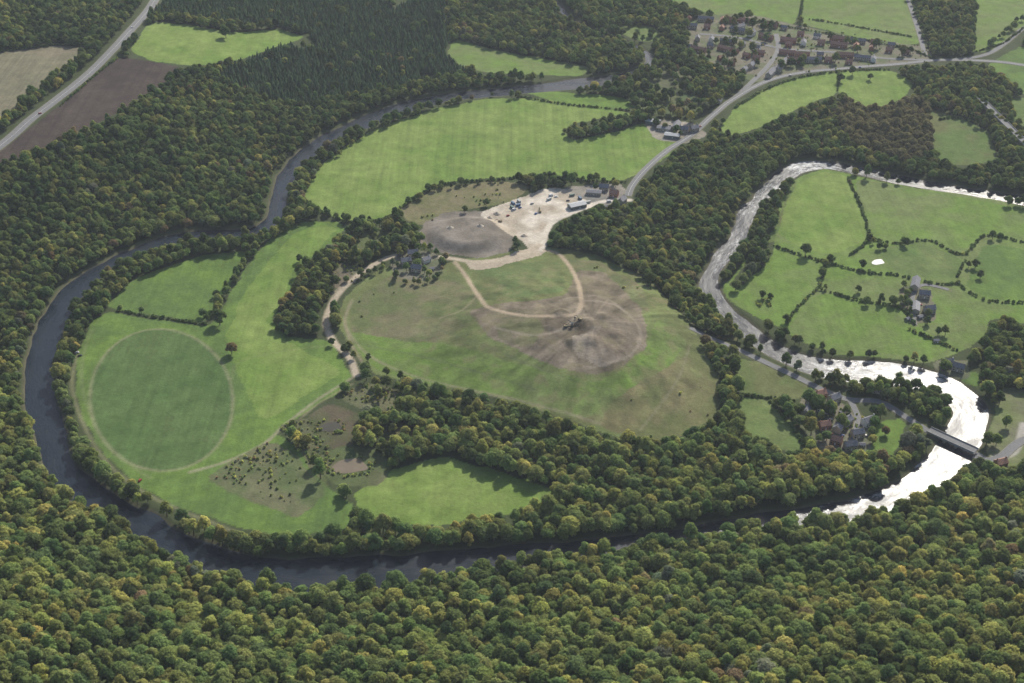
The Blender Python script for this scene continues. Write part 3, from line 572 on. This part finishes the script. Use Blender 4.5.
VS=[[(690,28),(735,31),(776,41),(830,46),(880,51),(930,56)],[(695,40),(735,44),(770,54),(830,57),(880,62),(920,64)],[(745,72),(758,58),(766,42)],[(768,78),(786,62),(788,42)],[(690,20),(760,25),(800,34)],[(800,36),(860,43),(910,49)],[(706,116),(725,96)],[(712,48),(740,54),(755,62)],[(795,62),(830,63),(860,64)],[(720,60),(745,70)],[(820,40),(840,40),(870,46)],[(690,50),(715,54)],[(850,54),(900,60)],[(730,24),(760,34),(775,37)]]
for st_ in VS:
    W=along(st_,12,1.5)
    for i in range(len(W)-1):
        p=W[i]
        if any((p[0]-q[0])**2+(p[1]-q[1])**2<15.5**2 for q in placed) or random.random()<.04 or roadd(p)<10: continue
        placed.append(p); k=random.choice(kinds)
        ang=math.degrees(math.atan2(*(W[min(i+3,len(W)-1)]-W[max(i-3,0)])[::-1]))
        put(k,0,0,ang+(random.choice([0,90]) if 'terrace' not in k else 0)+random.uniform(-6,6),random.uniform(.85,1.05),xy=p); cnt+=1
print('houses',cnt)

# ---------------------------------------------------------------- bridges
def bridge(name,A,B,wd,zd,npier,ext_=6):
    a,b_=ground([A,B]); d=b_-a; L=np.linalg.norm(d); d/=L; V=[];Fc=[];mi=[]
    boxf(V,Fc,mi,-ext_,L+ext_,-wd/2,wd/2,-.9,0,0)
    e=bpy.data.objects.new(name,None); scene.collection.objects.link(e); e.location=(a[0],a[1],zd); e.rotation_euler[2]=math.atan2(d[1],d[0])
    def add(n,V,Fc,mi,mats): c=bpy.data.objects.new(n,build(n,V,Fc,mats,mi)); scene.collection.objects.link(c); c.parent=e
    add('deck',V,Fc,mi,[CONC]); V=[];Fc=[];mi=[]
    boxf(V,Fc,mi,-ext_,L+ext_,-wd/2+.35,wd/2-.35,.004,.06,0); add('roadway',V,Fc,mi,[ASP]); V=[];Fc=[];mi=[]
    for s_ in (-1,1): 
        y=sorted((s_*wd/2,s_*(wd/2-.3))); boxf(V,Fc,mi,-ext_,L+ext_,y[0],y[1],.002,1.1,0)
    add('parapets',V,Fc,mi,[CONC]); V=[];Fc=[];mi=[]
    for i in range(npier):
        x=L*(i+1)/(npier+1); boxf(V,Fc,mi,x-.8,x+.8,-wd/2+.5,wd/2-.5,-zd-3,-.91,0)
        n=8
        for j in range(n):
            t0=j/n*3.2+.8; boxf(V,Fc,mi,x+t0,x+t0+.4,-wd/2+.6,wd/2-.6,-.92-2.2*(1-j/n)**2,-.91,0); boxf(V,Fc,mi,x-t0-.4,x-t0,-wd/2+.6,wd/2-.6,-.92-2.2*(1-j/n)**2,-.91,0)
    add('piers',V,Fc,mi,[stone])
bridge('road_bridge',(934,436),(969,452),9,4.2,2)
bridge('railway_viaduct',(984,112),(1030,158),9,12,9,20)

# ---------------------------------------------------------------- vehicles
RUB=simple('rubber',(0.02,0.02,0.02),.9,.1,2)
def carmesh(name,L,W,h,paint_,cab0,cab1):
    V=[];Fc=[];mi=[]
    hw=W/2; prof=[(-L/2,.35),(-L/2,.8),(cab0-.5,h*.62),(cab0,h),(cab1,h),(cab1+.7,h*.64),(L/2-.1,h*.52),(L/2,.35)]
    n=len(prof)
    for sg in (-1,1):
        for x,z in prof: V.append((x,sg*(hw-(.18 if z>h*.8 else 0)),z))
    for i in range(n): Fc.append((i,(i+1)%n,n+(i+1)%n,n+i)); mi.append(1 if i in (2,4) else 0)
    Fc.append(tuple(range(n))); mi.append(0); Fc.append(tuple(range(2*n-1,n-1,-1))); mi.append(0)
    for sg in (-1,1): y=sorted((sg*(hw-.05),sg*(hw+.01))); boxf(V,Fc,mi,cab0,cab1+.2,y[0],y[1],h*.66,h*.88,1)
    for x in (-L*.3,L*.3):
        for sg in (-1,1): tube(V,Fc,mi,(x,sg*(hw-.2),.33),(x,sg*(hw+.03),.33),.33,.33,2,10); s=len(V); Fc.append(tuple(range(s-10,s))); mi.append(2)
    return build(name,V,Fc,[paint_,GLASS,RUB],mi)
pc_=[simple('car_paint_%d'%i,c,.3,.03,1) for i,c in enumerate([(0.75,0.75,0.75),(0.05,0.05,0.06),(0.3,0.03,0.03),(0.06,0.12,0.3),(0.35,0.36,0.38)])]
CM=[carmesh('parked_car',4.4,1.8,1.5,p,-1.2,.6) for p in pc_]; VM=carmesh('parked_van',5.6,2.1,2.4,pc_[0],-2.2,1.3)
def place(name,m,u,v,deg,s=1.0):
    x,y=G([(u,v)])[0]; o=bpy.data.objects.new(name,m); scene.collection.objects.link(o); o.location=(x,y,float(sample(Z,x,y)[0])+.1); o.rotation_euler[2]=math.radians(deg); o.scale=(s,s,s); return o
for i,(u,v,dg) in enumerate([(77,353,20),(80,356,25),(140,481,70),(520,208,30),(532,204,30),(556,197,15),(568,201,10),(598,206,0),(842,436,20),(852,420,50),(830,420,10),(866,436,70),(920,305,0),(411,268,20),(670,126,0),(679,135,30),(422,270,70),(508,216,40),(536,214,40)]): place('parked_car',CM[i%5],u,v,dg)
for u,v,dg in [(514,210,30),(551,196,20),(668,132,0),(609,202,10)]: place('parked_van',VM,u,v,dg)
for u,v,dg,s_ in [(40,114,38,1),(132,28,50,1),(700,127,40,1),(790,76,15,1),(860,68,0,1)]: 
    o=place('moving_car',CM[random.randrange(5)],u,v,dg); o.location.z+=.3
YEL=simple('machine_paint',(0.24,0.19,0.10),.6,.15,1); STE=simple('dark_steel',(0.07,0.07,0.07),.6,.2,1)
def excavator():
    V=[];Fc=[];mi=[]
    for y in (-1.3,.7): boxf(V,Fc,mi,-2.2,2.2,y,y+.6,.15,.95,1); tube(V,Fc,mi,(-2.2,y,.55),(-2.2,y+.6,.55),.4,.4,1,10); tube(V,Fc,mi,(2.2,y,.55),(2.2,y+.6,.55),.4,.4,1,10)
    boxf(V,Fc,mi,-2.3,1.5,-1.35,1.35,1.05,2.1,0); boxf(V,Fc,mi,-2.4,-1.2,-1.3,1.3,2.102,2.5,0); boxf(V,Fc,mi,.2,1.6,.45,1.3,2.103,3.0,2); boxf(V,Fc,mi,.15,1.65,.4,1.35,3.002,3.1,0)
    tube(V,Fc,mi,(1.2,-.2,1.7),(4.2,-.2,4.6),.35,.3,0,6); tube(V,Fc,mi,(4.2,-.2,4.6),(6.8,-.2,3.4),.3,.25,0,6); tube(V,Fc,mi,(6.8,-.2,3.4),(7.0,-.2,1.2),.22,.18,0,6)
    s=len(V); V.extend([(6.4,-.8,1.3),(7.4,-.8,1.3),(7.0,-.8,.1),(6.2,-.8,.3),(6.4,.4,1.3),(7.4,.4,1.3),(7.0,.4,.1),(6.2,.4,.3)])
    for f in ((0,1,2,3),(4,5,6,7),(1,2,6,5),(2,3,7,6),(3,0,4,7)): Fc.append(tuple(s+i for i in f)); mi.append(1)
    return build('excavator',V,Fc,[YEL,STE,GLASS],mi)
def screener():
    V=[];Fc=[];mi=[]
    boxf(V,Fc,mi,-4,4,-1.2,1.2,1.2,2.2,0); boxf(V,Fc,mi,-2.5,2.5,-1.4,-.7,0,1.19,1); boxf(V,Fc,mi,-2.5,2.5,.7,1.4,0,1.19,1)
    s=len(V); V.extend([(-4.5,-1.8,4),(-1,-1.8,4),(-1,1.8,4),(-4.5,1.8,4),(-3.8,-.9,2.21),(-1.6,-.9,2.21),(-1.6,.9,2.21),(-3.8,.9,2.21)])
    for f in ((0,1,5,4),(1,2,6,5),(2,3,7,6),(3,0,4,7)): Fc.append(tuple(s+i for i in f)); mi.append(2)
    for a,b in (((3,0,2),(9,0,4.5)),((1,1,2),(2,7,4)),((1,-1,2),(2,-7,4))): tube(V,Fc,mi,a,b,.5,.4,1,6)
    return build('screening_machine',V,Fc,[YEL,STE,CONC],mi)
EX=excavator(); SM=screener()
place('excavator',EX,566,327,30,.9); place('excavator',EX,580,320,150,.9); place('excavator',EX,500,222,200,.9); place('excavator',EX,540,212,100,.9); place('screening_machine',SM,573,325,70,.9)
def container(cont):
    V=[];Fc=[];mi=[]; boxf(V,Fc,mi,-3,3,-1.2,1.2,.15,2.6,0)
    for i in range(13): x=-2.9+i*.48; boxf(V,Fc,mi,x-.08,x+.08,-1.26,-1.202,.2,2.5,0); boxf(V,Fc,mi,x-.08,x+.08,1.202,1.26,.2,2.5,0)
    for y in (-1.05,.85): boxf(V,Fc,mi,3.002,3.06,y,y+.2,.2,2.5,1)
    return build('storage_container',V,Fc,[cont,STE],mi)
cms=[container(simple('container_paint',c_,.5,.1,1)) for c_ in ((.07,.13,.22),(.35,.37,.36),(.12,.17,.14))]
for i,(u,v) in enumerate([(513,204),(519,202),(512,208),(518,206),(549,200),(572,196),(580,199),(588,203)]): place('storage_container',cms[i%3],u,v,random.choice([30,120])+random.uniform(-8,8),1.0)
def heap():
    V=[];Fc=[];n=20;rings=6
    for k in range(rings):
        f=k/rings; 
        for i in range(n): a=6.283*i/n; r_=6*(1-f)*(1+random.uniform(-.1,.1)); V.append((r_*math.cos(a),r_*math.sin(a)*.8,3.4*f**.9-.3+random.uniform(-.1,.1)))
    V.append((0,0,3.2))
    for k in range(rings-1):
        for i in range(n): Fc.append((k*n+i,k*n+(i+1)%n,(k+1)*n+(i+1)%n,(k+1)*n+i))
    for i in range(n): Fc.append(((rings-1)*n+i,(rings-1)*n+(i+1)%n,rings*n))
    return build('aggregate_heap',V,Fc,[simple('aggregate',(0.40,0.35,0.28),.95,.25,.8)],[0]*len(Fc))
HM=heap()
for u,v in [(490,218),(497,214),(524,236),(450,228),(480,226)]: place('aggregate_heap',HM,u,v,random.uniform(0,360),random.uniform(.4,.9))
pm=simple('pond_water',(0.18,0.145,0.095),.22,.1,.1); pm2=simple('pond_pale',(0.34,0.35,0.34),.4,.1,.1); pm3=simple('pond_dark',(0.06,0.055,0.035),.2,.1,.1)
def pond(u,v,rx,ry,m):
    P=G([(u+rx*math.cos(a)*(1+.15*math.sin(3*a)),v+ry*math.sin(a)*(1+.2*math.cos(2*a+1))) for a in np.linspace(0,6.283,25)[:-1]]); z=float(sample(Z,P[:,0],P[:,1]).max())+.1
    o=bpy.data.objects.new('pond',build('pond',[(x,y,z) for x,y in P],[tuple(range(24))],[m],[0])); scene.collection.objects.link(o)
pond(350,466,17,8,pm); pond(878,262,6,3,pm2); pond(331,427,11,5,pm3)

# thin autumn haze filling the valley air
hm=bpy.data.materials.new('valley_haze'); hm.use_nodes=True; t=hm.node_tree; t.nodes.clear()
out=t.nodes.new('ShaderNodeOutputMaterial'); vs=t.nodes.new('ShaderNodeVolumeScatter'); vs.inputs['Color'].default_value=(.82,.89,1,1); vs.inputs['Density'].default_value=7e-5; vs.inputs['Anisotropy'].default_value=.2
t.links.new(vs.outputs[0],out.inputs['Volume'])
V=[];Fc=[];mi=[]; boxf(V,Fc,mi,-8000,8000,-6000,9000,-60,450,0)
ho=bpy.data.objects.new('haze',build('haze',V,Fc,[hm],mi)); scene.collection.objects.link(ho)
